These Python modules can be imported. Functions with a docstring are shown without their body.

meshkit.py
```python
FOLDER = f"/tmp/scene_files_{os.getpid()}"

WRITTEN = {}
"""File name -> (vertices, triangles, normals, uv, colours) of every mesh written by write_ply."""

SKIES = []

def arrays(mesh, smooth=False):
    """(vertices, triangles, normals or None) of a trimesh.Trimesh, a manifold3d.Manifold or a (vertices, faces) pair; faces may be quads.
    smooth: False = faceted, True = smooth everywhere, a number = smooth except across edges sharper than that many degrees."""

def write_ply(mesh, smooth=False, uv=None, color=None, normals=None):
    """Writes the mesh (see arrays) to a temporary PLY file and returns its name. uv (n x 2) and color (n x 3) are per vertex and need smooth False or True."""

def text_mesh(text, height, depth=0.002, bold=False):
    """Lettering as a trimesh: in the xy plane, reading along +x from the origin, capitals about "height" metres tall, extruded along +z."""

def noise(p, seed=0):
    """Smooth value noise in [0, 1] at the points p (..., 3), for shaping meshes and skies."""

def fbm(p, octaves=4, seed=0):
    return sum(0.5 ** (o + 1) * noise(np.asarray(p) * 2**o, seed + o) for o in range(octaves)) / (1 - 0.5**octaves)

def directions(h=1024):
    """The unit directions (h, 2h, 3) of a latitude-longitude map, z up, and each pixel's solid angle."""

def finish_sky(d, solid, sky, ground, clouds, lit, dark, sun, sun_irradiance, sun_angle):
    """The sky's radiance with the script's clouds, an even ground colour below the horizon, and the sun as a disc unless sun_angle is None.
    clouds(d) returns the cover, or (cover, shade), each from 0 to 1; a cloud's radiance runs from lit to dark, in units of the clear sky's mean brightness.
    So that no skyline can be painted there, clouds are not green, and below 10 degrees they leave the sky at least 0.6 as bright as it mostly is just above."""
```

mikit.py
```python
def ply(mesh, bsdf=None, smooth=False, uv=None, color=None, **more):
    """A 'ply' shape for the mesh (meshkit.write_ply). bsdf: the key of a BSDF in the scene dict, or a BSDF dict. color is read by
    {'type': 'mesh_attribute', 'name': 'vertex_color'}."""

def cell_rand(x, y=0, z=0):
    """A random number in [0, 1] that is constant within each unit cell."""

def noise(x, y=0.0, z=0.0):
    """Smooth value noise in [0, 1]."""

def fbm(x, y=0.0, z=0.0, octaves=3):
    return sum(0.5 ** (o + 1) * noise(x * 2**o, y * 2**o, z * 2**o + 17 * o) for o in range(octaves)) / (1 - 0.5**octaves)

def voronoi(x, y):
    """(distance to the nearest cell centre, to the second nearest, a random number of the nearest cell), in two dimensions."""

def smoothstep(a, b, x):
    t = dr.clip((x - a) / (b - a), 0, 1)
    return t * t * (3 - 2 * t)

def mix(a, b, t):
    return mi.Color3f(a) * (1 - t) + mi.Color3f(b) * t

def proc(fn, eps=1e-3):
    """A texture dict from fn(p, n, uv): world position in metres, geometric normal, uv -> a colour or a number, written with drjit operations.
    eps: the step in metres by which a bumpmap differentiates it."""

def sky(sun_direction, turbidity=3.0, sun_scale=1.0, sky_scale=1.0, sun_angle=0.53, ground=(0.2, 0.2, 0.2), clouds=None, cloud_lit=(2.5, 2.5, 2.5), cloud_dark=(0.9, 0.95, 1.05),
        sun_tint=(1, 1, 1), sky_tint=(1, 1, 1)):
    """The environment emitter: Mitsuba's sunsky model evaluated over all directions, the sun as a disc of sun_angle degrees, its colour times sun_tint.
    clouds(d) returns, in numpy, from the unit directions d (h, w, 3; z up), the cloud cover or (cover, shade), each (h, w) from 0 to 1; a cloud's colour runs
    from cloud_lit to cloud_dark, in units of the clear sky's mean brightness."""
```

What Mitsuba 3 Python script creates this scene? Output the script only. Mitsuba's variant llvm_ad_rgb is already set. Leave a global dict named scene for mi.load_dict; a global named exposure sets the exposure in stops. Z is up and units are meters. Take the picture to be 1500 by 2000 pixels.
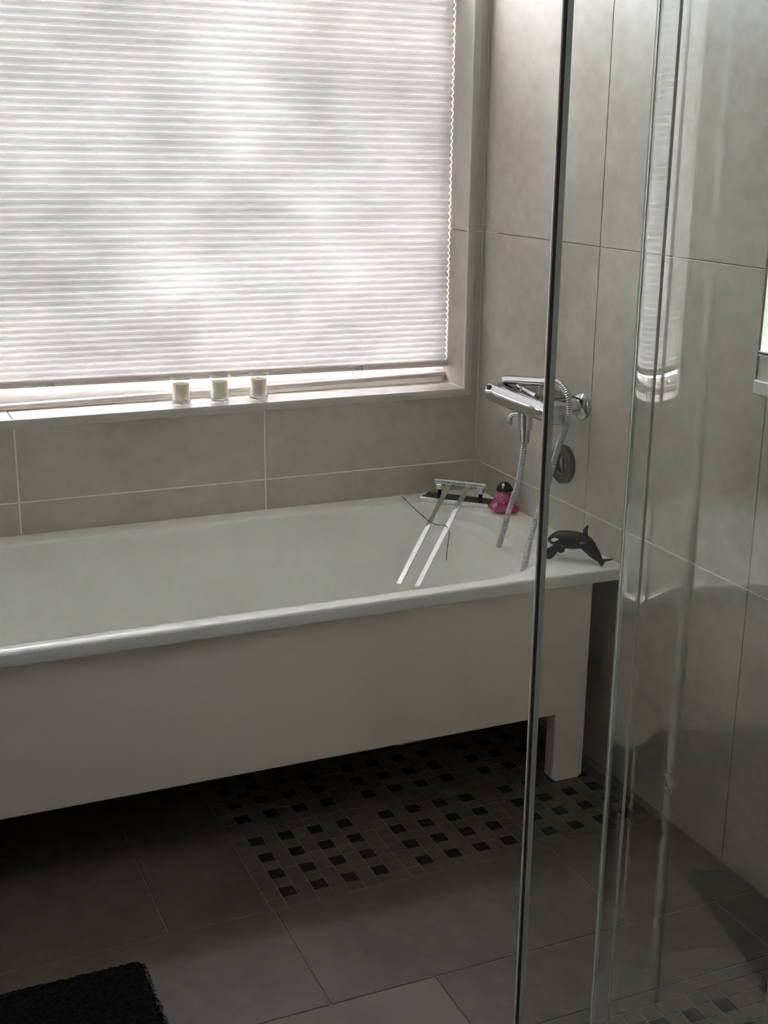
import math, random
import numpy as np, trimesh, shapely
import shapely.geometry as sg
import mitsuba as mi, drjit as dr, mikit
from mikit import noise, fbm, smoothstep, mix, proc
T = mi.ScalarTransform4f
random.seed(3); rng = np.random.default_rng(3)
scene, labels = {}, {}

# ------------------------------------------------------------------ camera, sky, exposure
F, YAW, PITCH, ROLL = 2453.12, 0.413634, 0.281827, 0.0118173
EYE = np.array([-1.544823, -2.909576, 1.386774])
fw = np.array([math.sin(YAW) * math.cos(PITCH), math.cos(YAW) * math.cos(PITCH), -math.sin(PITCH)])
rt = np.array([math.cos(YAW), -math.sin(YAW), 0.0]); up = np.cross(rt, fw)
up = -rt * math.sin(ROLL) + up * math.cos(ROLL)
scene['camera'] = {'type': 'perspective', 'fov': math.degrees(2 * math.atan(750 / F)), 'fov_axis': 'x', 'near_clip': 0.05,
                   'to_world': T().look_at(origin=EYE.tolist(), target=(EYE + fw).tolist(), up=up.tolist())}
scene['sky'] = mikit.sky((-0.5, -0.8, 0.9), turbidity=4.0, sun_scale=0.12, sky_scale=1.0, sun_angle=3.0, sky_tint=(1.02, 1.0, 1.03), ground=(0.2, 0.2, 0.19),
                         clouds=lambda d: np.full(d.shape[:2], 0.75), cloud_lit=(1.55, 1.5, 1.47), cloud_dark=(1.03, 1.0, .98))
exposure = 7.25

# ------------------------------------------------------------------ materials
def tex(*c): return {'type': 'rgb', 'value': list(c)}
def prin(c, rough=.5, metal=0., **k):
    return {'type': 'twosided', 'b': {'type': 'principled', 'base_color': c if isinstance(c, dict) else tex(*c), 'roughness': rough, 'metallic': metal, **k}}
def wall_tile(p, n, uv):
    a = fbm(p.x * 5.5 + 3, p.y * 5.5, p.z * 3.6, 4); b = fbm(p.x * 45, p.y * 45, p.z * 38, 3); c = fbm(p.x * 2.1, p.y * 2.1 + 7, p.z * 1.7, 2)
    t = dr.clip(0.5 + (a - .5) * 1.5 + (b - .5) * .5 + (c - .5) * 1.0, 0, 1)
    return mix((.45, .41, .362), (.61, .57, .518), t)
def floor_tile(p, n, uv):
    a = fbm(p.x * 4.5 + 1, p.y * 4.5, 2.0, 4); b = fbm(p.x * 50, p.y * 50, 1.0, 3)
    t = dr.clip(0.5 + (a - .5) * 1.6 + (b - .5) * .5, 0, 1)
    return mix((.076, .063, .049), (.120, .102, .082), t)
def dark_stone(p, n, uv):
    t = fbm(p.x * 120, p.y * 120, 0.0, 3)
    return mix((.010, .0085, .007), (.026, .022, .018), t)
def mat_pile(p, n, uv):
    return mix((.004, .004, .0045), (.012, .012, .013), fbm(p.x * 160, p.y * 160, p.z * 160, 2))
def weave_dapple(p, n, uv):  # broad blotches paint outside light showing through the fabric; fine streaks are weave
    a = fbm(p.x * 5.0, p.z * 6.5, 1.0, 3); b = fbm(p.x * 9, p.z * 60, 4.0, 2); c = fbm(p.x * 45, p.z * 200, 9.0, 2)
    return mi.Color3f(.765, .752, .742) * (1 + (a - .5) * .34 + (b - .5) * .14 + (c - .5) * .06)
def grass(p, n, uv):
    t = fbm(p.x * 1.3, p.y * 1.3, 0.0, 4)
    return mix((.045, .062, .012), (.105, .118, .040), smoothstep(.3, .7, t))
M = {
    'm_wall_tile': prin(proc(wall_tile), .42), 'm_floor_tile': prin(proc(floor_tile), .45), 'm_dark_stone': prin(proc(dark_stone), .7, specular=.12),
    'm_grout': prin((.86, .83, .77), .9), 'm_joint': prin((.19, .175, .155), .9), 'm_trim': prin((.56, .545, .515), .3), 'm_caulk': prin((.62, .60, .56), .5),
    'm_plaster': prin((.27, .26, .24), .9), 'm_ceiling': prin((.50, .49, .475), .9), 'm_pvc': prin((.86, .86, .83), .35), 'm_rail': prin((.74, .69, .67), .4),
    'm_dark_strip': prin((.085, .072, .074), .5), 'm_lip': prin((.75, .74, .70), .3), 'm_satin': prin((.68, .74, .72), .3),
    'm_tub': prin((.90, .925, .905), .07, specular=.5, clearcoat=.4), 'm_panel': prin((.86, .80, .73), .28),
    'm_chrome': prin((.72, .73, .74), .05, 1.), 'm_darkchrome': prin((.13, .13, .135), .08, 1.), 'm_nickel': prin((.21, .19, .175), .35, 1.), 'm_polished': prin((.93, .93, .93), .04, 1.), 'm_black': prin((.015, .015, .016), .3),
    'm_beige': prin((.58, .54, .40), .6), 'm_wax': prin((.92, .87, .70), .5), 'm_wick': prin((.55, .48, .33), .8),
    'm_pink': prin((.50, .10, .24), .4), 'm_pinklight': prin((.80, .36, .46), .4), 'm_white': prin((.85, .85, .83), .4), 'm_red': prin((.50, .012, .03), .4), 'm_hat': prin((.012, .012, .014), .22),
    'm_orca': prin((.028, .028, .03), .5), 'm_orcagrey': prin((.16, .16, .16), .5), 'm_mat': prin(proc(mat_pile), .95, specular=.05), 'm_grass': prin(proc(grass), .9),
    'm_bark': prin((.10, .08, .06), .9), 'm_leaf': {'type': 'principledthin', 'base_color': tex(.10, .20, .04), 'roughness': .6, 'diff_trans': .7},
    'm_blind': {'type': 'principledthin', 'base_color': proc(weave_dapple), 'roughness': .9, 'diff_trans': .089},
    'm_window': {'type': 'thindielectric', 'int_ior': 1.5},
    'm_leafglass': {'type': 'thindielectric', 'int_ior': 1.55, 'specular_transmittance': tex(.93, .97, .93)},
    'm_shower': {'type': 'thindielectric', 'int_ior': 2.15, 'specular_transmittance': tex(.845, .90, .85)},
    'm_film': {'type': 'thindielectric', 'int_ior': 1.5, 'specular_transmittance': tex(.86, .89, .875)},
    'm_candleglass': {'type': 'dielectric', 'int_ior': 1.48}, 'm_clear': {'type': 'dielectric', 'int_ior': 1.46},
}
scene.update(M)

# ------------------------------------------------------------------ helpers
def numbered(name):
    if not (name in scene or name in labels or any(k.startswith(name + '__') for k in scene)): return name
    i = 1
    while f'{name}_{i:03d}' in scene or f'{name}_{i:03d}' in labels: i += 1
    return f'{name}_{i:03d}'
_count = {}
def put(name, shape, parent=None):
    base = f'{parent}__{name}' if parent else name
    n = _count.get(base, 0); _count[base] = n + 1
    key = base if n == 0 else f'{base}_{n:03d}'
    scene[key] = shape
    return key
def add(name, mesh, m, parent=None, smooth=30, **k): return put(name, mikit.ply(mesh, m, smooth=smooth, **k), parent)
def thing(name, label, cat, group=None):
    n = _count.get(name, 0); _count[name] = n + 1
    key = name if n == 0 else f'{name}_{n:03d}'
    labels[key] = {'label': label, 'category': cat}
    if group: labels[key]['group'] = group
    return key
def tag(key, label, cat, group=None):
    labels[key] = {'label': label, 'category': cat, **({'group': group} if group else {})}
def struct(key, label=None):
    labels[key] = {'kind': 'structure', **({'label': label} if label else {})}
def part_label(key, label): labels[key] = {'label': label}
cat = trimesh.util.concatenate
def box(x0, x1, y0, y1, z0, z1):
    b = trimesh.creation.box((x1 - x0, y1 - y0, z1 - z0)); b.apply_translation(((x0 + x1) / 2, (y0 + y1) / 2, (z0 + z1) / 2)); return b
def rbox(x0, x1, y0, y1, z0, z1, c=.002):
    """box with bevelled edges"""
    p = []
    for sx in (0, 1):
        for sy in (0, 1):
            for sz in (0, 1):
                q = np.array([(x0, x1)[sx], (y0, y1)[sy], (z0, z1)[sz]], float); d = np.array([1 - 2 * sx, 1 - 2 * sy, 1 - 2 * sz]) * c
                p += [q + d * [0, 1, 1], q + d * [1, 0, 1], q + d * [1, 1, 0]]
    return trimesh.convex.convex_hull(np.array(p))
def frame(mesh, o, ex, ey, ez):
    m = np.eye(4); m[:3, 0], m[:3, 1], m[:3, 2], m[:3, 3] = ex, ey, ez, o
    mesh = mesh.copy(); mesh.apply_transform(m); return mesh
def extrude(poly, h):
    ps = getattr(poly, 'geoms', [poly])
    return cat([trimesh.creation.extrude_polygon(g, h, engine='earcut') for g in ps])
def tilemesh(poly, t=.008, c=.0009):
    """a slab of thickness t over the polygon with a bevelled top edge (top at z=0)"""
    top = poly.buffer(-c, join_style='mitre')
    base = extrude(poly, t - c); base.apply_translation((0, 0, -t))
    if top.is_empty or top.geom_type != 'Polygon' or len(top.exterior.coords) != len(poly.exterior.coords) or poly.interiors: 
        base.apply_translation((0, 0, c)); return base
    a = np.array(shapely.geometry.polygon.orient(poly).exterior.coords)[:-1]; b = np.array(shapely.geometry.polygon.orient(top).exterior.coords)[:-1]
    k = np.argmin(np.linalg.norm(b[None] - a[0], axis=2)) if False else np.argmin(np.linalg.norm(b - a[0], axis=1)); b = np.roll(b, -k, axis=0)
    n = len(a); v = np.vstack([np.c_[a, np.full(n, -c)], np.c_[b, np.zeros(n)]]); i = np.arange(n); j = (i + 1) % n
    side = trimesh.Trimesh(v, np.vstack([np.c_[i, j, j + n], np.c_[i, j + n, i + n]]), process=False)
    cap_v, cap_f = trimesh.creation.triangulate_polygon(sg.Polygon(b), engine='earcut')
    cap = trimesh.Trimesh(np.c_[cap_v, np.zeros(len(cap_v))], cap_f, process=False)
    if cap.face_normals[0][2] < 0: cap.invert()
    return cat([base, side, cap])
def lathe(prof, n=48, o=(0, 0, 0), axis=(0, 0, 1)):
    """prof: (radius, height) points; closed where it touches the axis"""
    m = trimesh.creation.revolve(np.array(prof, float), sections=n)
    z = np.array(axis, float); z /= np.linalg.norm(z); x = np.cross([0, 1, 0] if abs(z[1]) < .9 else [1, 0, 0], z); x /= np.linalg.norm(x)
    return frame(m, o, x, np.cross(z, x), z)
def resample(P, n):
    P = np.asarray(P, float)
    from scipy.interpolate import CubicSpline
    d = np.r_[0, np.cumsum(np.linalg.norm(np.diff(P[:, :3], axis=0), axis=1))]
    return CubicSpline(d, P)(np.linspace(0, d[-1], n)), d[-1]
def sweep(P, R, n=16, cap=True, ry=None):
    """tube through P with radii R (ry: second radius, along world up)"""
    P = np.asarray(P, float); t = np.gradient(P, axis=0); t /= np.linalg.norm(t, axis=1, keepdims=True)
    a = np.cross(t[0], [0, 0, 1.] if abs(t[0][2]) < .9 else [1., 0, 0]); a /= np.linalg.norm(a); A = []
    for k in range(len(P)):
        a = a - t[k] * (a @ t[k]); a /= np.linalg.norm(a); A.append(a)
    A = np.array(A); B = np.cross(A, t); R = np.broadcast_to(R, len(P)); Ry = R if ry is None else np.broadcast_to(ry, len(P))
    w = np.arange(n) * 2 * np.pi / n
    V = P[:, None] + A[:, None] * (np.cos(w)[None, :, None] * R[:, None, None]) + B[:, None] * (np.sin(w)[None, :, None] * Ry[:, None, None])
    return loft(V, cap)
def loft(V, cap=True):
    V = np.asarray(V); m, n = V.shape[:2]; i, j = np.meshgrid(np.arange(m - 1), np.arange(n), indexing='ij'); k = (j + 1) % n
    q = np.stack([i * n + j, i * n + k, (i + 1) * n + k, (i + 1) * n + j], -1).reshape(-1, 4)
    f = np.vstack([q[:, [0, 1, 2]], q[:, [0, 2, 3]]]); v = V.reshape(-1, 3)
    if cap:
        c0, c1 = len(v), len(v) + 1; v = np.vstack([v, V[0].mean(0), V[-1].mean(0)]); r = np.arange(n); s = (r + 1) % n
        f = np.vstack([f, np.c_[np.full(n, c0), s, r], np.c_[np.full(n, c1), (m - 1) * n + r, (m - 1) * n + s]])
    mesh = trimesh.Trimesh(v, f, process=False)
    if mesh.volume < 0: mesh.invert()
    return mesh
def roundrect(x0, x1, y0, y1, r, z, n=14, side=10):
    P = []
    for cx, cy, a0 in ((x1 - r, y1 - r, 0), (x0 + r, y1 - r, 90), (x0 + r, y0 + r, 180), (x1 - r, y0 + r, 270)):
        for a in np.radians(np.linspace(a0, a0 + 90, n)): P.append((cx + r * math.cos(a), cy + r * math.sin(a)))
    P = np.array(P); out = []
    for k in range(4):
        c = P[k * n:(k + 1) * n]; nx = P[((k + 1) % 4) * n]; out.append(c); out.append(c[-1] + (nx - c[-1]) * np.linspace(0, 1, side + 2)[1:-1, None])
    out = np.vstack(out); return np.c_[out, np.full(len(out), z)]
def ellipsoid(c, r, sub=3, rot=None):
    m = trimesh.creation.icosphere(subdivisions=sub); m.apply_scale(r)
    if rot is not None: m.apply_transform(rot)
    m.apply_translation(c); return m
def rotm(deg, ax): return trimesh.transformations.rotation_matrix(math.radians(deg), ax)
def hose_mesh(P, r=.0072, pitch=.0050):
    Q, L = resample(P, 60); n = int(L / pitch * 6); Q, L = resample(Q, n); s = np.linspace(0, L, n)
    return sweep(Q, r * (.78 + .22 * np.abs(np.sin(s / pitch * np.pi)) ** .8), 14)

# ------------------------------------------------------------------ the setting: shell
RX, LX, NY, CZ = 0.0, -1.76, -3.6, 2.45           # right wall, left wall, wall behind the camera, ceiling
OX0, OX1, OZ0, OZ1 = -1.335, -.042, .781, 2.34    # window opening over the tub, its unseen top heightened for extra daylight
WY0, WY1, WZ0, WZ1 = -1.28, -1.085, .960, 2.02    # window in the right wall
g = .0015
def slab_with_hole(a0, a1, b0, b1, hole, h):
    return extrude(sg.box(a0, b0, a1, b1).difference(sg.box(*hole)), h)
X, Y, Z = np.eye(3)
# back wall: local (x, z), thickness towards +y
wb = slab_with_hole(LX - .2, RX + .2, -.05, CZ + .1, (OX0 - .006, OZ0 - .006, OX1 + .006, OZ1 + .006), .30)
struct(add('wall_back', frame(wb, (0, .0006 + .30, 0), X, Z, -Y), 'm_grout', smooth=False), 'grey tiled wall with the blinded window above the bath tub')
wr = slab_with_hole(NY - .2, .1, -.05, CZ + .1, (WY0, WZ0 - .02, WY1, WZ1), .25)
struct(add('wall_right', frame(wr, (.25 + g, 0, 0), Y, Z, X * -1), 'm_joint', smooth=False), 'grey tiled wall that carries the bath mixer')
struct(add('wall_left', box(LX - .2, LX, NY, .1, -.05, CZ + .1), 'm_plaster', smooth=False))
struct(add('wall_front', box(LX - .2, RX + .2, NY - .2, NY, -.05, CZ + .1), 'm_plaster', smooth=False))
struct(add('ceiling', box(LX - .2, RX + .2, NY - .2, .3, CZ, CZ + .1), 'm_ceiling', smooth=False))
struct(add('floor', box(LX - .1, RX + .1, NY - .1, .1, -.05, -g), 'm_joint', smooth=False), 'beige grey stone tiled floor with mosaic strips of dark squares')

def cells(xs, ys): return [(xs[i], xs[i + 1], ys[j], ys[j + 1]) for i in range(len(xs) - 1) for j in range(len(ys) - 1)]
def tile_set(cellsin, cut, parent, tf, m, name='tile', gap=.0013):
    for x0, x1, y0, y1 in cellsin:
        poly = sg.box(x0, y0, x1, y1)
        for c in cut: poly = poly.difference(c)
        for q in getattr(poly, 'geoms', [poly]):
            if q.is_empty or q.area < 2e-4: continue
            q = q.buffer(-gap, join_style='mitre')
            if q.is_empty or q.geom_type != 'Polygon': continue
            q = sg.Polygon(q.exterior)
            add(name, tf(tilemesh(q)), m, parent, smooth=False)
zs = [-.0015, .586, 1.186, 1.786, CZ]
TW = .018
hole = sg.box(OX0 - TW, OZ0 - TW, OX1 + TW, OZ1 + TW)
tile_set(cells([LX, -1.193, -.593, -.001], zs), [hole], 'wall_back', lambda m: frame(m, (0, 0, 0), X, Z, -Y), 'm_wall_tile', gap=.0016)
wh = sg.box(WY0, WZ0, WY1, WZ1)
tile_set(cells([NY, -2.92, -2.32, -1.72, -1.119, -.543, -.002], zs), [wh], 'wall_right', lambda m: frame(m, (0, 0, 0), Y, Z, -X), 'm_wall_tile', gap=.0009)
# pale grout line in the corner and along the lowest course of the right wall
add('corner_sealant', sweep([(-.001, -.001, .512), (-.001, -.001, 1.2), (-.001, -.001, CZ)], .0035, 8), 'm_caulk', 'wall_back')
add('grout_line', box(-.0006, .001, -2.3, -.002, .5848, .5872), 'm_grout', 'wall_right', smooth=False)
add('grout_line', box(-.0004, .001, -.08, -.002, 1.1851, 1.1869), 'm_grout', 'wall_right', smooth=False)
# reveal of the window: sill tiles, jamb tiles
RD = .125
for x0, x1 in ((OX0, -1.193), (-1.193, -.593), (-.593, OX1)):
    add('sill_tile', frame(tilemesh(sg.box(x0 + .001, .001, x1 - .001, RD - .001)), (0, 0, OZ0), X, Y, Z), 'm_wall_tile', 'wall_back', smooth=False)
for xx, ex in ((OX1, -1), (OX0, 1)):
    for z0, z1 in ((OZ0, 1.186), (1.186, 1.786), (1.786, OZ1)):
        add('jamb_tile', frame(tilemesh(sg.box(.001, z0 + .001, RD - .001, z1 - .001)), (xx, 0, 0), Y, Z, X * ex), 'm_wall_tile', 'wall_back', smooth=False)
add('jamb_sealant', sweep([(OX1 - .001, RD - .002, OZ0), (OX1 - .001, RD - .002, 1.4), (OX1 - .001, RD - .002, OZ1)], .0035, 8), 'm_caulk', 'wall_back')
add('jamb_sealant', sweep([(OX1 - .001, .0, OZ0 + .001), (OX1 - .001, .06, OZ0 + .001), (OX1 - .001, RD, OZ0 + .001)], .003, 8), 'm_caulk', 'wall_back')
# rounded trim round the opening (mitred quarter rounds)
def trim_bar(p0, p1, inward):
    """p0 -> p1 along the opening edge; inward: unit vector into the opening (in xz)"""
    p0, p1, w = np.array(p0, float), np.array(p1, float), np.array(inward, float); d = (p1 - p0) / np.linalg.norm(p1 - p0)
    prof = [(0.0015, .006), (0.0015, -.002)]
    for a in np.radians(np.linspace(0, 90, 9)): prof.append((-.010 + .0115 * math.cos(a), -.002 - .0055 * math.sin(a)))
    prof += [(-TW + .002, -.0072), (-TW, -.005), (-TW, .006)]
    prof = prof[::-1]
    V = []
    for p, s in ((p0, -1), (p1, 1)):
        V.append([p + w * a + d * s * (-a) + Y * b for a, b in prof])
    return loft(V)
cs = [(OX0, 0, OZ0), (OX1, 0, OZ0), (OX1, 0, OZ1), (OX0, 0, OZ1)]
for k, inward in enumerate((Z, -X, -Z, X)):
    struct(add(f'trim_{k + 1}', trim_bar(cs[k], cs[(k + 1) % 4], inward), 'm_trim', smooth=25))

# window_1 behind the blind: white frame, pane
fy = RD + .002
fr = sg.box(OX0 - .003, OZ0 - .003, OX1 + .003, OZ1 + .003).difference(sg.box(OX0 + .026, OZ0 + .041, OX1 - .026, OZ1 - .03))
struct(add('window_1', frame(extrude(fr, .06), (0, fy + .06, 0), X, Z, -Y), 'm_pvc', smooth=False), 'white framed window behind the pleated blind, bare strip above added for daylight')
fr2 = sg.box(OX0 + .024, OZ0 + .039, OX1 - .024, OZ1 - .028).difference(sg.box(OX0 + .030, OZ0 + .045, OX1 - .030, OZ1 - .034))
add('glazing_bead', frame(extrude(fr2, .012), (0, fy + .034, 0), X, Z, -Y), 'm_pvc', 'window_1', smooth=False)
add('pane', frame(extrude(sg.box(OX0 + .022, OZ0 + .022, OX1 - .022, OZ1 - .026), .004), (0, fy + .04, 0), X, Z, -Y), {'type': 'thindielectric', 'int_ior': 1.25}, 'window_1', smooth=False)
# window_2 in the right wall, close to flush with the tiles
fr = sg.box(WY0 - .02, WZ0 + .01, WY1 + .02, WZ1 + .03).difference(sg.box(WY0 + .03, WZ0 + .076, WY1 - .0025, WZ1 - .03))
struct(add('window_2', frame(extrude(fr, .05), (.0535, 0, 0), Y, Z, -X), prin((.66, .66, .61), .5), smooth=False), 'window in the right wall with a green lawn outside')
add('glazing_bead', box(.0005, .0045, WY0 + .03, WY1 - .001, WZ0 + .070, WZ0 + .079), 'm_pvc', 'window_2', smooth=False)
add('glazing_bead', box(-.0008, .0006, WY0 + .03, WY1 - .001, WZ0 + .074, WZ0 + .0765), 'm_black', 'window_2', smooth=False)
add('pane', box(.018, .022, WY0 + .02, WY1 + .012, WZ0 + .06, WZ1 - .02), {'type': 'thindielectric', 'int_ior': 1.25}, 'window_2', smooth=False)
part_label(add('window_sill', rbox(-.006, .004, WY0 - .004, WY1 - .001, WZ0 + .001, WZ0 + .0265, .002), 'm_pvc', 'window_2', smooth=False), 'pale sill ledge')

# ------------------------------------------------------------------ floor tiles and mosaic
t = .03259
MX, MY = -.84853, -.88004                                  # centre of the first dark square of the strip by the bath
m1 = sg.box(MX - 1.5 * t, MY - 1.5 * t, -.004, MY + 16.5 * t)
M2X, M2Y = -.4725, -1.4855                                  # shower mosaic: centre of its first dark square
m2 = sg.box(M2X - 1.5 * t, M2Y - 10.5 * t, M2X + 13.5 * t, M2Y + 1.5 * t)
ft = lambda m: m
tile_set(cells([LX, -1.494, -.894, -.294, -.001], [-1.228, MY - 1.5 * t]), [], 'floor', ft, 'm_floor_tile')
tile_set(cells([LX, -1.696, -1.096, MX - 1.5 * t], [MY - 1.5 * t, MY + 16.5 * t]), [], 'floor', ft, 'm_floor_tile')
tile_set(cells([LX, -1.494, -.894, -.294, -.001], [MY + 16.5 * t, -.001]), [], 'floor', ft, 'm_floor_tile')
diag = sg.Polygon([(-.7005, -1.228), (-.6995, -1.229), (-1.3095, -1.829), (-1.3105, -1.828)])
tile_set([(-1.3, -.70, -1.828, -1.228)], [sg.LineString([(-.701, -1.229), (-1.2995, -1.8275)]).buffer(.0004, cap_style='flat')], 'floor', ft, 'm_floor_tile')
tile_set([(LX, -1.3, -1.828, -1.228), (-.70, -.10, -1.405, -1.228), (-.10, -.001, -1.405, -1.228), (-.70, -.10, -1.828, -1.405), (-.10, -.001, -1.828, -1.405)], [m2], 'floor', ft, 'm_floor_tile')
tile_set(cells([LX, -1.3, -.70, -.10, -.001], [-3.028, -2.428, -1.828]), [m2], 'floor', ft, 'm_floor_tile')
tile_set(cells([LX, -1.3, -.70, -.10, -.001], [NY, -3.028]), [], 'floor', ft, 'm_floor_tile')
mk = lambda jit: tilemesh(sg.box(-t / 2 + .0009, -t / 2 + .0009, t / 2 - .0009, t / 2 - .0009), .006, .0006)
dark_ply = mikit.ply(mk(0), 'm_dark_stone', smooth=False); light_ply = mikit.ply(mk(0), 'm_floor_tile', smooth=False)
ON = (0, 2, 4, 6)
lights = []
for nx, ny, ox, oy, sy in ((28, 18, MX, MY, 1), (15, 12, M2X, M2Y, -1)):
    for i in range(-1, nx - 1):
        for j in range(-1, ny - 1):
            x, y = ox + i * t, oy + sy * j * t
            if x + t / 2 > -.001: continue
            z = float(rng.uniform(-.0005, 0))
            if i % 9 in ON and j % 9 in ON: put('dark_mosaic_tile', {**dark_ply, 'to_world': T().translate([x, y, z])}, 'floor')
            else: lights.append((x, y, z))
lights.sort(key=lambda q: np.linalg.norm(np.array(q) - EYE) + (2 if (q[0] > -.2 and q[1] < -1.4) or q[1] > -.45 or q[1] < -1.66 else 0))
for q in lights[:290]: put('mosaic_tile', {**light_ply, 'to_world': T().translate(list(q))}, 'floor')
rest = []
for q in lights[290:]:
    m = mk(0); m.apply_translation(q); rest.append(m)
k = add('far_mosaic', cat(rest), 'm_floor_tile', 'floor', smooth=False); labels[k] = {'label': 'plain mosaic squares farther under the bath tub', 'kind': 'stuff'}

# ------------------------------------------------------------------ bath tub
tub = thing('bath_tub', 'white bath tub with a flat rim and a pale front panel on legs', 'bath tub')
RZ = .508
ix0, ix1, iy0, iy1 = -1.60, -.088, -.672, -.067
rings = [roundrect(-1.35, -.42, -.52, -.20, .10, .085), roundrect(-1.45, -.34, -.56, -.16, .10, .10), roundrect(-1.58, -.20, -.63, -.08, .10, .40), roundrect(-1.60, -.16, -.65, -.06, .10, .478),
         roundrect(-1.705, -.001, -.716, -.001, .004, .478), roundrect(-1.708, -.0005, -.720, -.0005, .006, .482), *[roundrect(-1.708 + .006 * (1 - math.cos(a)), -.0005 - .0005 * (1 - math.cos(a)), -.720 + .006 * (1 - math.cos(a)), -.0005 - .0005 * (1 - math.cos(a)), .008, .502 + .006 * math.sin(a)) for a in np.radians([0, 18, 36, 54, 72, 90])]]
for o, z, r in ((.020, RZ, .25), (.012, .5072, .245), (.005, .5045, .24), (.001, .4985, .235), (-.002, .485, .232)):
    rings.append(roundrect(ix0 - o, ix1 + o, iy0 - o, iy1 + o, r, z))
for s, z, r in ((.25, .40, .225), (.55, .27, .21), (.8, .175, .19), (.93, .135, .17), (1.0, .118, .14)):
    rings.append(roundrect(ix0 + .25 * s, ix1 - .20 * s, iy0 + .085 * s, iy1 - .085 * s, r, z))
rings.append(roundrect(ix0 + .32, ix1 - .27, iy0 + .16, iy1 - .16, .10, .112))
add('basin', loft(rings), 'm_tub', tub, smooth=38)
px0, px1, pz0, pz1 = -1.640, -.070, .168, .478
pan = sg.Polygon([(px0, .006), (px0 + .006, 0), (px0 + .072, 0), (px0 + .078, .006), (px0 + .078, pz0), (px1 - .078, pz0), (px1 - .078, .008), (px1 - .068, 0), (px1 - .010, 0), (px1, .008), (px1, pz1), (px0, pz1)])
part_label(add('front_panel', frame(tilemesh(pan, .035, .0015), (0, -.70, 0), X, Z, -Y), 'm_panel', tub, smooth=False), 'pale grey front panel')
part_label(add('drain_trap', cat([lathe([(0, 0), (.026, 0), (.03, .01), (.03, .08), (.02, .09), (0, .09)], 28, (-.46, -.37, .05)), sweep([(-.46, -.37, .08), (-.38, -.30, .08), (-.32, -.14, .08)], .018, 12)]), 'm_pvc', tub, smooth=35), 'white waste trap under the tub')
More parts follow.
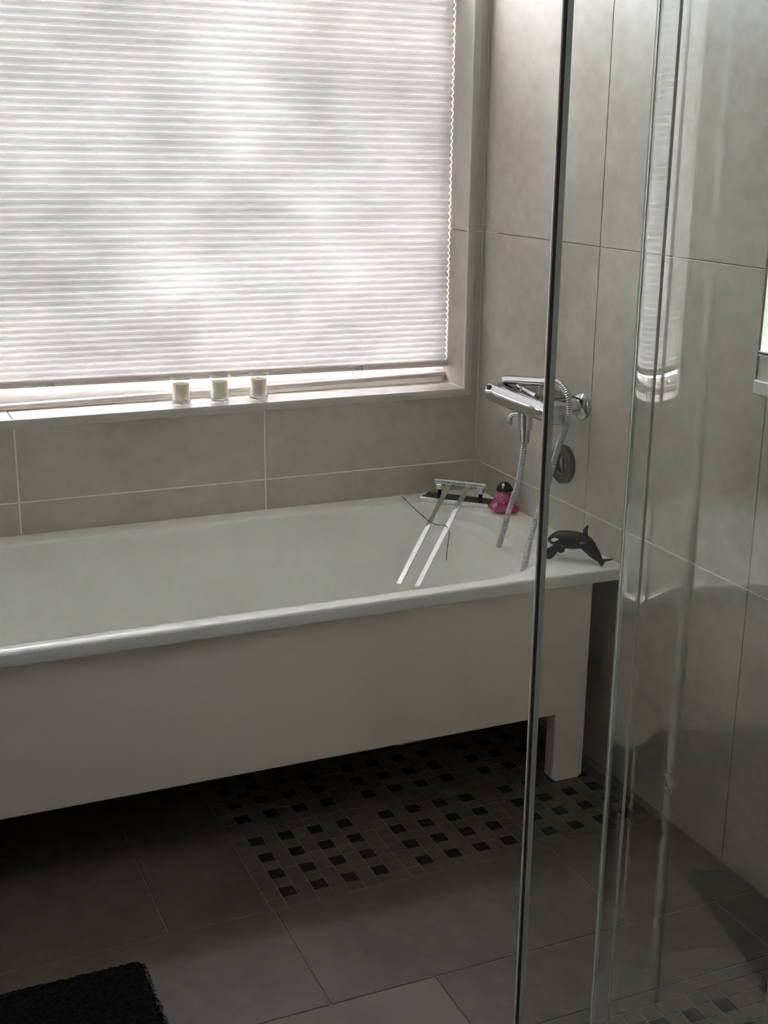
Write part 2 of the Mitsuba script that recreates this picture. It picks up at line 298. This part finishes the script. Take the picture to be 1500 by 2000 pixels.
part_label(add('support_foot', cat([rbox(-.40, -.33, -.40, -.34, 0, .012), trimesh.convex.convex_hull(np.array([(-.395, -.395, .01), (-.335, -.395, .01), (-.335, -.345, .01), (-.395, -.345, .01), (-.385, -.38, .14), (-.345, -.38, .14), (-.345, -.36, .14), (-.385, -.36, .14)]))]), 'm_rail', tub, smooth=False), 'grey metal support foot')

# ------------------------------------------------------------------ shower enclosure
A, R0, YS, GX = .126, .493, -1.836, -.696
u = np.array([math.sin(A), math.cos(A)]); nL = np.array([-u[1], u[0]])
S = np.array([GX, -1.6]) + u * (YS + 1.6) / u[1]; C = S - nL * R0
start = S - u * ((S[1] + 2.101) / u[1])
a0 = math.atan2(nL[1], nL[0])
arc = [C + R0 * np.array([math.cos(a), math.sin(a)]) for a in np.linspace(a0, math.radians(138.5), 48)]      # ends at a free edge facing the tub
path = np.vstack([[start], arc])
sh = thing('shower_enclosure', 'curved clear glass shower enclosure standing right of the bath tub', 'shower enclosure')
GH = 1.98
def glass(line, th, z0, z1):
    m = extrude(sg.LineString(line).buffer(th / 2, cap_style='flat', join_style='mitre'), z1 - z0); m.apply_translation((0, 0, z0)); return m
def sheet(line, z0, z1, rows=2):
    """a pane: one sheet, as the thin glass material wants it"""
    L = np.asarray(line, float); V = np.array([np.c_[L, np.full(len(L), z)] for z in np.linspace(z0, z1, rows)]); m, n = V.shape[:2]
    i, j = np.meshgrid(np.arange(m - 1), np.arange(n - 1), indexing='ij')
    return trimesh.Trimesh(V.reshape(-1, 3), np.vstack([np.stack(q, -1).reshape(-1, 3) for q in ((i * n + j, i * n + j + 1, (i + 1) * n + j + 1), (i * n + j, (i + 1) * n + j + 1, (i + 1) * n + j))]), process=False)
part_label(add('curved_glass', sheet(path, .012, GH), 'm_shower', sh, smooth=True), 'curved clear glass wall')
part_label(add('bottom_seal', glass(path, .009, .0005, .0125), prin((.30, .28, .24), .4), sh, smooth=25), 'dark sealing strip at the foot of the glass')
de = arc[-1] - arc[-2]; de /= np.linalg.norm(de)
part_label(add('polished_edge', glass([arc[-1] - de * .001, arc[-1] + de * .001], .008, .012, GH), prin((.50, .66, .60), .12, clearcoat=1.), sh, smooth=False), 'mint green polished glass edge')
L3, L2, E1 = np.array([-.7118 - .003, -1.7656]), np.array([-.716, -1.735]) - np.array([.006, .0]), np.array([-.812, -1.690])
e = (E1 - L2) / np.linalg.norm(E1 - L2)
part_label(add('door_leaf', sheet([L2, E1 - e * .0104], .012, GH), 'm_leafglass', sh, smooth=False), 'narrow hinged glass leaf')
L3o = L3 + nL * .002
k = add('hinge_seal', sheet([L3o, L2 - e * .001], .012, GH), 'm_film', sh, smooth=False); part_label(k, 'clear flexible seal along the hinge')
add('seal_rib', glass([L2 - e * .0012, L2 + e * .0004], .0055, .012, GH), 'm_lip', k, smooth=False)
add('seal_rib', glass([L3o - e * .0016, L3o + e * .0016], .003, .012, GH), 'm_caulk', k, smooth=False)
# closing edge of the leaf: pale lip, dark strip, satin profile, pale fin
k = put('edge_profile', mikit.ply(glass([E1 - e * .0050, E1 - e * .0012], .010, .012, GH), 'm_dark_strip', smooth=False), sh); part_label(k, 'dark strip on the door edge')
add('edge_lip', glass([E1 - e * .0012, E1 + e * .0004], .011, .012, GH), 'm_lip', k, smooth=False)
add('edge_channel', glass([E1 - e * .0104, E1 - e * .0050], .009, .012, GH), 'm_satin', k, smooth=False)
add('edge_fin', glass([E1 - e * .0114, E1 - e * .0104], .008, .012, GH), 'm_lip', k, smooth=False)
# short wall that carries the enclosure, at the right edge
struct(add('wall_nib', box(-.777, .001, -2.23, -2.102, 0, CZ), 'm_wall_tile', smooth=False), 'end of the short tiled wall beside the shower')

# ------------------------------------------------------------------ pleated blind
bl = thing('pleated_blind', 'white pleated blind drawn down over the window above the bath tub', 'window blind')
BX0, BX1, BY = OX0 + .003, OX1 - .0016, .108
def bz(x): return -.0115 * (x - BX1) / (BX0 - BX1) * -1   # hangs a little lower at the right end
hz = [.836]
while hz[-1] < 1.815: hz.append(hz[-1] + (.0147 + .0025 * min(1, max(0, (hz[-1] - .84) / .38))) / 2)  # stops below the opening top: unseen bare strip added to brighten wall and tub
n = len(hz) // 2; hz = hz[:2 * n + 1] if len(hz) % 2 else hz[:2 * n - 1]
rows = []
for k, z in enumerate(hz):
    y = BY + (.0062 if k % 2 else -.0062)
    xs = np.linspace(BX0, BX1, 24); lift = .012 * (BX1 - xs) / (BX1 - BX0) * (1 - k / (len(hz) - 1))
    rows.append(np.c_[xs, np.full(24, y), z + lift])
rows = np.array(rows); m_, n_ = rows.shape[:2]; i, j = np.meshgrid(np.arange(m_ - 1), np.arange(n_ - 1), indexing='ij')
q = np.stack([i * n_ + j, i * n_ + j + 1, (i + 1) * n_ + j + 1, (i + 1) * n_ + j], -1).reshape(-1, 4)
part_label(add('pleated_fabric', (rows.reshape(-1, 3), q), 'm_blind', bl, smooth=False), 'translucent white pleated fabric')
def rail(x0, z0, x1, z1, h, y0, y1, m):
    prof = [(y0 + .002, 0), (y1, 0), (y1, h), (y0 + .003, h), (y0, h - .003), (y0, h * .52), (y0 + .0016, h * .50), (y0 + .0016, h * .45), (y0, h * .43), (y0, .002)]
    return loft([[(x, a, z + b) for a, b in prof] for x, z in ((x0, z0), (x1, z1))])
part_label(add('bottom_rail', rail(BX0, .8365, BX1, .8245, .0165, .0995, .1175, 'm_rail'), 'm_rail', bl, smooth=False), 'grey aluminium bottom rail')
part_label(add('lower_rail', rail(BX0, .7825, BX1, .7965, .0135, .109, .122, 'm_pvc'), prin((.62, .59, .58), .35, .2), bl, smooth=False), 'slim slanting rail near the sill')
add('head_rail', rbox(BX0, BX1, .095, .119, hz[-1] - .001, hz[-1] + .020), 'm_rail', bl, smooth=False)
for hx in (-1.093, -.302):
    sh2 = sg.Polygon([(-.012, .010), (.012, .010), (.012, -.006), (.019, -.008)] + [(.017 * math.cos(a), -.009 - .010 * math.sin(a)) for a in np.linspace(.25, math.pi - .25, 12)] + [(-.019, -.008), (-.012, -.006)]).buffer(.0005)
    sh2 = sh2.difference(sg.Point(0, -.008).buffer(.006))
    zc = .8365 + (.8245 - .8365) * (hx - BX0) / (BX1 - BX0) + .006
    k = add('pull_handle', frame(extrude(sh2, .007), (hx, .0990, zc), X, Z, -Y), 'm_clear', bl, smooth=30); part_label(k, 'clear plastic pull handle')
    rim = sh2.buffer(.0006).difference(sh2.buffer(-.0007))
    part_label(add('rim', frame(extrude(rim, .0022), (hx, .0920, zc), X, Z, -Y), 'm_pvc', k, smooth=False), 'frosted white rim')

# ------------------------------------------------------------------ candles on the sill
def candle(x, y, lab):
    c = thing('candle', lab, 'candle', 'candles in glasses on the window sill')
    z = OZ0 + .0005; q = 1.10
    prof = [(0, 0), (.0195, 0), (.0208, .0012), (.0222, .008), (.0240, .062), (.0246, .0645), (.0240, .0658), (.0230, .0645), (.0216, .030), (.0206, .0085), (.019, .0070), (0, .0070)]
    part_label(add('glass', lathe([(a * q, b) for a, b in prof], 48, (x, y, z)), 'm_candleglass', c, smooth=35), 'clear glass holder')
    w = [(0, .0074), (.0185, .0074), (.0202, .0090), (.0214, .0400), (.0219, .0475), (.0205, .0482), (0, .0484)]
    part_label(add('wax', lathe([(a * .93, b) for a, b in w], 40, (x, y, z)), 'm_wax', c, smooth=35), 'cream wax')
    k = f'{c}__wax'
    add('wick', sweep([(x, y, z + .0480), (x + .0003, y, z + .052), (x + .0012, y, z + .0555)], .0009, 6), 'm_wick', k)
candle(-.784, .071, 'cream candle in a clear glass on the sill, leftmost of three')
candle(-.686, .071, 'cream candle in a clear glass on the sill, middle of three')
candle(-.585, .071, 'cream candle in a clear glass on the sill, rightmost of three')

# ------------------------------------------------------------------ bath mixer
mx = thing('bath_mixer', 'chrome bar shaped bath mixer mounted on the right tiled wall', 'faucet')
def section(y, s=1., bow=True):
    cx, cz = -.105 - (.006 * math.cos((y + .435) / .15 * math.pi / 2) if bow else 0), .830
    pr = [(.0275, -.012), (.0275, .017), (.022, .0222), (-.012, .0222), (-.020, .0205), (-.0262, .014), (-.0290, .004), (-.0285, -.006), (-.025, -.015), (-.018, -.021), (-.006, -.0232), (.014, -.0225), (.022, -.019)]
    return [(cx + a * s, y, cz + b * s) for a, b in pr]
add('body', loft([section(y) for y in np.linspace(-.3245, -.5455, 13)]), 'm_chrome', mx, smooth=22)
for ys, lab in (((-.3235, -.288, -.2855, -.2845), 'knob'), ((-.5465, -.582, -.5845, -.5855), 'knob')):
    add('knob', loft([section(ys[0]), section(ys[1]), section(ys[2], .94), section(ys[3], .86)]), 'm_chrome', mx, smooth=22)
part_label(add('temperature_window', box(-.1352, -.130, -.312, -.298, .839, .849), 'm_black', f'{mx}__knob', smooth=False), 'small dark window in the knob')
part_label(add('shelf', rbox(-.118, -.030, -.53, -.32, .8525, .8545, .0008), 'm_darkchrome', mx, smooth=False), 'dark mirror shelf on top')
for y in (-.36, -.51):
    k = add('wall_connector', sweep([(-.078, y, .828), (-.055, y, .828), (-.03, y, .828), (-.010, y, .828)], .017, 28), 'm_chrome', mx, smooth=30)
    add('flange', lathe([(0, 0), (.030, 0), (.0315, .003), (.031, .007), (.026, .013), (.018, .016), (0, .016)], 40, (-.0003, y, .828), (-1, 0, 0)), 'm_chrome', k, smooth=35)
k = add('outlet', lathe([(0, 0), (.0105, 0), (.0115, .002), (.0115, .030), (.0165, .0315), (.0168, .034), (.0168, .075), (0, .077)], 36, (-.105, -.435, .735)), 'm_chrome', mx, smooth=30)
add('diverter_lever', cat([sweep([(-.112, -.420, .800), (-.115, -.400, .797), (-.118, -.386, .786), (-.120, -.378, .772)], [.006, .008, .007, .004], 12, ry=[.006, .006, .004, .003]), rbox(-.121, -.113, -.392, -.386, .768, .784, .001)]), 'm_chrome', k, smooth=35)
# cradle between shelf and hand shower
add('cradle', cat([sweep([(-.100, -.385, .860), (-.110, -.44, .859), (-.118, -.50, .858)], .0045, 10), rbox(-.112, -.088, -.425, -.415, .8535, .863, .001), rbox(-.112, -.088, -.505, -.495, .8535, .879, .001)]), 'm_chrome', mx, smooth=35)
# hand shower with its hose
hsw = thing('hand_shower', 'chrome hand shower with ribbed metal hose lying on top of the bath mixer', 'hand shower')
add('handle', sweep(np.array([(-.100, -.320, .8635), (-.100, -.324, .8641), (-.100, -.40, .8745), (-.100, -.50, .8880), (-.100, -.535, .8948), (-.100, -.545, .8963)]), [.006, .0098, .0102, .0098, .0088, .0075], 24), 'm_chrome', hsw, smooth=40)
hose = [(-.105, -.435, .740), (-.106, -.4347, .7256), (-.108, -.4302, .6782), (-.113, -.4238, .6276), (-.122, -.4141, .5822), (-.136, -.4115, .5261), (-.155, -.4085, .4572), (-.178, -.4089, .4048), (-.22, -.415, .33), (-.275, -.44, .265), (-.315, -.49, .238), (-.305, -.54, .240), (-.255, -.573, .305), (-.205, -.573, .395),
        (-.165, -.5619, .4771), (-.148, -.5474, .5171), (-.132, -.5372, .5551), (-.12, -.5343, .5895), (-.11, -.5368, .6254), (-.102, -.5459, .675), (-.097, -.5611, .7314), (-.094, -.5799, .7796), (-.093, -.5946, .8102), (-.093, -.6025, .8381), (-.094, -.6019, .8607), (-.096, -.5904, .8814), (-.098, -.5711, .8940), (-.1, -.5459, .8965)]
part_label(add('hose', hose_mesh(hose), prin((.58, .58, .59), .14, 1.), hsw, smooth=50), 'ribbed metal hose looping down into the tub')

# ------------------------------------------------------------------ ring on the wall, cap near the floor
rg = thing('wall_ring', 'round brushed metal ring fixed to the tiled wall below the bath mixer', 'wall ring')
add('ring', lathe([(.0215, 0), (.0445, 0), (.0455, .001), (.0455, .0125), (.0440, .0142), (.0240, .0142), (.0222, .0125), (.0215, .004), (.0215, 0)], 56, (-.0003, -.449, .678), (-1, 0, 0)), 'm_nickel', rg, smooth=30)
part_label(add('inner_plate', lathe([(0, 0), (.0214, 0), (.0214, .003), (0, .0034)], 40, (-.0003, -.449, .678), (-1, 0, 0)), 'm_satin', rg, smooth=30), 'paler plate inside the ring')
add('crossbar', rbox(-.009, -.003, -.4525, -.4455, .6575, .6985, .001), 'm_nickel', rg, smooth=False)
cp = thing('pipe_cap', 'small beige round cap low on the right wall behind the shower glass', 'pipe cap')
add('disc', lathe([(.006, 0), (.021, 0), (.023, .002), (.0225, .006), (.019, .008), (.007, .008), (.006, .006), (.006, 0)], 36, (-.0003, -.930, .080), (-1, 0, 0)), 'm_beige', cp, smooth=35)
part_label(add('plug', lathe([(0, 0), (.0058, 0), (.0058, .004), (0, .0045)], 20, (-.0003, -.930, .080), (-1, 0, 0)), prin((.2, .18, .14), .6), cp, smooth=30), 'darker centre')

# ------------------------------------------------------------------ two armed swivel rail across the tub corner
sw = thing('swivel_rail', 'chrome swivel towel rail with two flat arms across the tub corner', 'towel rail')
d = np.array([.7, -.714, 0]); d /= np.linalg.norm(d); w = np.array([d[1], -d[0], 0])    # along the bar; towards the tub
bc = np.array([-.096, -.100, .551])
part_label(add('base_plate', frame(rbox(-.092, .092, -.048, .012, 0, .010, .0015), (bc[0], bc[1], RZ + .0005), d, -w, Z), 'm_darkchrome', sw, smooth=False), 'dark mirror base plate')
add('base_edge', frame(rbox(-.093, .093, -.0505, -.0482, 0, .0115, .0008), (bc[0], bc[1], RZ + .0005), d, -w, Z), 'm_chrome', sw, smooth=False)
for s in (-.056, .056): add('post', frame(rbox(-.0075, .0075, -.010, .005, .014, .028, .001), (bc[0] + d[0] * s, bc[1] + d[1] * s, RZ + .0105), d, -w, Z), 'm_chrome', sw, smooth=False)
for s in (-.056, .056): add('stem', frame(rbox(-.004, .004, -.004, .004, 0, .0145, .0008), (bc[0] + d[0] * s, bc[1] + d[1] * s, RZ + .0105), d, -w, Z), 'm_black', sw, smooth=False)
br = []
for k in range(5):
    s0, s1 = -.070 + k * .028, -.070 + (k + 1) * .028 - .0008
    for dz in (.0034, -.0034):
        br.append(sweep([bc + d * s0 + Z * dz, bc + d * (s0 + .0006) + Z * dz, bc + d * (s1 - .0006) + Z * dz, bc + d * s1 + Z * dz], [.0042, .0048, .0048, .0042], 16))
add('crossbar', cat(br), 'm_chrome', sw, smooth=40)
def arm(a, b, wd=.0125, th=.0045):
    a, b = np.array(a), np.array(b); t_ = (b - a) / np.linalg.norm(b - a); s_ = np.cross(t_, Z); s_ /= np.linalg.norm(s_); n_ = np.cross(s_, t_)
    return frame(rbox(0, np.linalg.norm(b - a), -wd / 2, wd / 2, -th / 2, th / 2, .0006), a, t_, s_, n_)
arms = [((-.118, -.080, .548), (-.388, -.365, .400)), ((-.083, -.118, .548), (-.353, -.394, .400))]
for a, b in arms: add('arm', arm(a, b), 'm_polished', sw, smooth=False)

# plug chain with its suction eye
ch = thing('plug_chain', 'thin bath plug chain running from a suction eye on the tub rim', 'plug chain')
part_label(add('suction_eye', cat([lathe([(0, 0), (.012, 0), (.0125, .001), (.008, .004), (.004, .007), (.004, .010), (0, .011)], 28, (-.238, -.038, RZ + .0005)), trimesh.creation.torus(.0045, .001, transform=trimesh.transformations.concatenate_matrices(trimesh.transformations.translation_matrix((-.236, -.044, RZ + .012)), rotm(90, (1, 0, 0))))]), 'm_pvc', ch, smooth=35), 'pale suction eye')
def on(k, f, dz=.0035): a, b = map(np.array, arms[k]); return a + (b - a) * f + Z * dz
pts = [(-.236, -.046, RZ + .010)] + [np.array((-.236, -.046, .518)) * (1 - f) + on(0, .41) * f - Z * .05 * 4 * f * (1 - f) * .06 for f in (.25, .5, .75)] + [on(0, .41), on(0, .41) * .5 + on(1, .44) * .5 - Z * .002, on(1, .44), on(1, .46) + np.array([.0075, -.0005, -.004]), on(1, .46) + np.array([.008, 0, -.03]), on(1, .46) + np.array([.008, 0, -.18]), on(1, .46) + np.array([.008, 0, -.355])]
Q, L = resample(np.array(pts), 500); s = np.linspace(0, L, 500)
add('chain', sweep(Q, .00075 + .00045 * np.abs(np.sin(s / .0032 * np.pi)), 6), 'm_nickel', ch, smooth=40)

# ------------------------------------------------------------------ pirate hippo bath toy
hp = thing('bath_toy', 'pink hippo bath toy with a black pirate hat on the tub corner', 'bath toy')
hc = np.array([-.047, -.243, RZ])
fd = np.array([-.60, -.80, 0]); fd /= np.linalg.norm(fd); sd = np.array([-fd[1], fd[0], 0])     # facing; its left-hand side (image right)
sd = np.array([.80, -.60, 0])
def loc(a, b, c): return hc + sd * a + fd * b + Z * c
B3 = np.eye(4); B3[:3, 0], B3[:3, 1], B3[:3, 2] = sd, fd, Z
def el(c, r, tilt=None, sub=3): return ellipsoid(loc(*c), r, sub, B3 if tilt is None else B3 @ tilt)
bodym = el((0, 0, .0165), (.034, .026, .0175)); v = bodym.vertices.copy(); v[:, 2] = np.maximum(v[:, 2], RZ + .0006); bodym.vertices = v
body = cat([bodym, el((.0, -.003, .030), (.020, .018, .016)), el((.030, -.004, .009), (.011, .012, .0085)), el((.002, -.002, .050), (.0165, .015, .016)), el((-.013, .000, .065), (.0035, .003, .0035)), el((.017, .000, .063), (.0035, .003, .0035))])
add('body', body, 'm_pink', hp, smooth=True)
mz = add('muzzle', cat([el((-.004, .013, .0405), (.0185, .0145, .0150)), el((-.012, .022, .044), (.0058, .005, .0058), sub=2), el((.006, .022, .044), (.0058, .005, .0058), sub=2)]), prin((.56, .17, .31), .4), hp, smooth=True); part_label(mz, 'paler pink muzzle')
for a in (-.0135, .0045): part_label(add('tooth', el((a, .0262, .0315), (.0017, .0014, .0022), sub=2), 'm_white', mz, smooth=True), 'small white tooth')
for a in (-.007, .009): part_label(add('eye', el((a, .0125, .0565), (.0017, .0015, .0022), sub=2), 'm_black', hp, smooth=True), 'black eye')
for a, tl in ((-.024, 35), (.026, -30)): part_label(add('arm', el((a, .012, .022), (.0062, .008, .0135), rotm(tl, (0, 1, 0))), 'm_pink', hp, smooth=True), 'short arm')
part_label(add('cuff', el((-.0175, .0195, .0215), (.006, .0045, .0075), rotm(50, (0, 1, 0)), 2), 'm_pinklight', hp, smooth=True), 'pale pink hand')
part_label(add('scarf', cat([el((.001, .001, .0265), (.0215, .0195, .0065)), el((.009, .0170, .0215), (.011, .0055, .0095), rotm(-25, (0, 1, 0)))]), 'm_red', hp, smooth=True), 'red neckerchief')
hat = el((.002, -.002, .0615), (.0205, .0155, .019)); v = hat.vertices - loc(.002, -.002, .0605); a_ = v @ sd; b_ = v @ fd; c_ = v[:, 2]
c_ = np.where(c_ < 0, c_ * .18 - .10 * np.abs(a_) ** 1 * 1.6, c_ - .16 * np.abs(a_)); b_ = b_ * np.where(c_ > .004, .72, 1.12)
hat.vertices = loc(.002, -.002, .0605) + a_[:, None] * sd + b_[:, None] * fd + c_[:, None] * Z
k = add('pirate_hat', hat, 'm_hat', hp, smooth=40); part_label(k, 'glossy black pirate hat')
part_label(add('hat_emblem', cat([el((-.0005, .0085, .0735), (.0036, .0030, .0044), rotm(25, (1, 0, 0)), 2), el((-.0005, .0108, .0672), (.0025, .0022, .0030), sub=2)]), 'm_white', k, smooth=True), 'white emblem')

# ------------------------------------------------------------------ orca toy
oc = thing('orca_figure', 'black and white orca figure arched on the end of the tub rim', 'toy whale')
oA, oB = np.array([-.135, -.575]), np.array([-.035, -.70]); ou = np.append((oB - oA) / np.linalg.norm(oB - oA), 0); ov = np.array([-ou[1], ou[0], 0])
if ov[1] > 0: ov = -ov          # towards the camera
def oloc(a, v_, off=0): return np.append(oA, RZ) + ou * a + Z * (v_ + .0045) + ov * off
cl = np.array([(.0195, .0315, .0015, .002), (.021, .0325, .0045, .005), (.0275, .0365, .0085, .010), (.0400, .0415, .0150, .015), (.0560, .0410, .0195, .0185), (.0720, .0415, .0205, .020), (.0880, .0425, .0195, .019), (.1000, .0425, .0175, .0165), (.1120, .0355, .0170, .0140), (.1210, .0265, .0150, .0115), (.1310, .0170, .0120, .0088), (.1395, .0095, .0085, .0066), (.1450, .0050, .0045, .0050), (.148, .002, .002, .003)])
cs_, _ = resample(cl, 44)
axis = np.array([oloc(a, b) for a, b in cs_[:, :2]])
# sections: half height along the normal in the plane, half width across
tn = np.gradient(axis, axis=0); tn /= np.linalg.norm(tn, axis=1, keepdims=True); up_ = np.cross(np.broadcast_to(ov, tn.shape), tn); up_ *= np.sign(up_[:, 2:3])
wn = np.arange(24) * 2 * np.pi / 24
V = axis[:, None] + up_[:, None] * (np.sin(wn)[None, :, None] * np.maximum(cs_[:, 2], .001)[:, None, None]) + ov * (np.cos(wn)[None, :, None] * np.maximum(cs_[:, 3], .001)[:, None, None])
fin = lambda prof, o, th, e1, e2, e3: frame(extrude(sg.Polygon(prof).buffer(.0008), th), o, e1, e2, e3)
bodyo = loft(V)
add('body', bodyo, 'm_orca', oc, smooth=60)
part_label(add('lower_jaw', sweep([oloc(.0245, .0285), oloc(.030, .0275), oloc(.038, .029), oloc(.047, .031)], [.0022, .0036, .0058, .007], 14), 'm_orca', oc, smooth=50), 'lower jaw')
def blade(pts, th0, th1, n=14):
    """tapering fin: outline stations (point, half chord vector)"""
    V = []
    for c, h, t_ in pts:
        nrm = ov if abs(np.dot(ov, h / np.linalg.norm(h))) < .5 else Z
        V.append([np.array(c) + h * math.cos(a) + nrm * t_ * math.sin(a) for a in np.arange(n) * 2 * np.pi / n])
    return loft(V)
part_label(add('dorsal_fin', blade([(oloc(.1045, .050), ou * .0105, .0045), (oloc(.1045, .060), ou * .0066, .0032), (oloc(.1050, .070), ou * .0054, .0024), (oloc(.1085, .078), ou * .0032, .0016), (oloc(.1095, .0815), ou * .001, .0006)], 0, 0), 'm_orca', oc, smooth=45), 'upright dorsal fin')
for sgn in (1, -1):
    f0 = oloc(.050, .030, .013 * sgn); f1 = oloc(.036, .014, .022 * sgn) if sgn > 0 else oloc(.044, .016, -.017); f2 = oloc(.026, .0015, .025 * sgn) if sgn > 0 else oloc(.040, .004, -.020)
    dr_ = (f2 - f0) / np.linalg.norm(f2 - f0); hc_ = np.cross(ov, dr_); hc_ /= np.linalg.norm(hc_)
    part_label(add('flipper', blade([(f0, hc_ * .0065, .0045), (f0 * .6 + f1 * .4, hc_ * .0090, .004), (f1, hc_ * .0112, .0038), (f1 * .45 + f2 * .55, hc_ * .0110, .0034), (f2, hc_ * .0080, .0026), (f2 + dr_ * .003, hc_ * .003, .001)], 0, 0), 'm_orca', oc, smooth=50), 'paddle shaped flipper')
fl = []
tl = oloc(.1455, .0045)
for sx, (du, dv, dz) in ((1, (.008, .022, -.0045)), (-1, (.022, -.020, .002))):
    tip = tl + ou * du + ov * dv + Z * dz
    dirv = (tip - tl); ch_ = np.cross(Z, dirv); ch_ /= np.linalg.norm(ch_)
    V = []
    for f, h, t_ in ((0, .0068, .003), (.3, .0066, .0028), (.6, .0048, .0022), (.85, .0026, .0014), (1, .0006, .0006)):
        V.append([tl + dirv * f + ch_ * h * math.cos(a) + Z * (t_ * math.sin(a)) for a in np.arange(12) * 2 * np.pi / 12])
    fl.append(loft(V))
part_label(add('tail_fluke', cat(fl), 'm_orca', oc, smooth=50), 'spread tail fluke')
def patch(poly, m, lab, name):
    """marking: a thin shell of the body's camera side inside an outline given in the (a, v) plane"""
    c = bodyo.copy(); 
    for _ in range(2): c = c.subdivide()
    ce = c.triangles_center; rel = ce - np.append(oA, RZ); a_ = rel @ ou; v_ = rel[:, 2] - .0045
    ins = shapely.contains_xy(sg.Polygon(poly), a_, v_) & (c.face_normals @ ov > .05)
    sub = c.submesh([np.nonzero(ins)[0]], append=True); sub.vertices = sub.vertices + ov * .0007 + Z * .0002
    part_label(add(name, sub, m, oc, smooth=60), lab)
patch([(.0295, .0365), (.0330, .0425), (.0405, .0455), (.0520, .0445), (.0460, .0400), (.0375, .0350)], 'm_white', 'white eye patch', 'eye_patch')
patch([(.0985, .0400), (.1000, .0470), (.1140, .0450), (.1080, .0420)], 'm_orcagrey', 'grey saddle marking', 'saddle_patch')
patch([(.0458, .0285), (.0480, .0310), (.0630, .0300), (.0577, .0236)], 'm_orcagrey', 'grey flank marking', 'flank_patch')
patch([(.062, .020), (.080, .022), (.100, .0275), (.112, .018), (.118, .008), (.112, .0), (.06, .01)], 'm_white', 'white belly', 'belly_patch')

# ------------------------------------------------------------------ bath mat
mt = sg.box(-1.74, -1.66, -1.163, -1.000)
gx, gy = np.meshgrid(np.linspace(-1.74, -1.163, 150), np.linspace(-1.55, -1.000, 150), indexing='ij')
edge = np.minimum.reduce([gx + 1.74, -1.163 - gx, gy + 1.55, -1.000 - gy])
jx = rng.uniform(-.0028, .0028, gx.shape); jy = rng.uniform(-.0012, .0012, gx.shape)
top = np.stack([gx + jx, gy + jy, np.where(edge > 1e-9, .010, .0008) + rng.uniform(0, .0045, gx.shape) * (edge > 1e-9)], -1).reshape(-1, 3)
n = 150; i, j = np.meshgrid(np.arange(n - 1), np.arange(n - 1), indexing='ij'); q = np.stack([i * n + j, (i + 1) * n + j, (i + 1) * n + j + 1, i * n + j + 1], -1).reshape(-1, 4)
bm = thing('bath_mat', 'dark charcoal woven bath mat lying on the floor tiles', 'bath mat')
add('pile', (top, q), 'm_mat', bm, smooth=False)
add('fringe', cat([sweep([(-1.166, y, .006), (-1.163 + l * .5, y + random.uniform(-.003, .003), .005), (-1.163 + l, y + random.uniform(-.006, .006), .0018)], .0007, 4) for y in np.linspace(-1.545, -1.004, 130) for l in [random.uniform(.002, .009) if random.random() > .04 else .02]]), 'm_mat', bm, smooth=True)

# ------------------------------------------------------------------ outside
lw = add('lawn', (np.array([(.4, -40, -.45), (40, -40, -.45), (40, 40, -.45), (.4, 40, -.45)]), np.array([[0, 1, 2, 3]])), 'm_grass', smooth=False)
labels[lw] = {'label': 'sunlit green lawn outside the right window', 'category': 'lawn', 'kind': 'stuff'}
struct(add('added_terrace', box(-40, .4, .4, 40, -.6, -.45), prin((.20, .195, .185), .9), smooth=False), 'unseen paving added outside to keep light on the blind neutral')  # unseen ground, added and toned for the light it throws on the blind
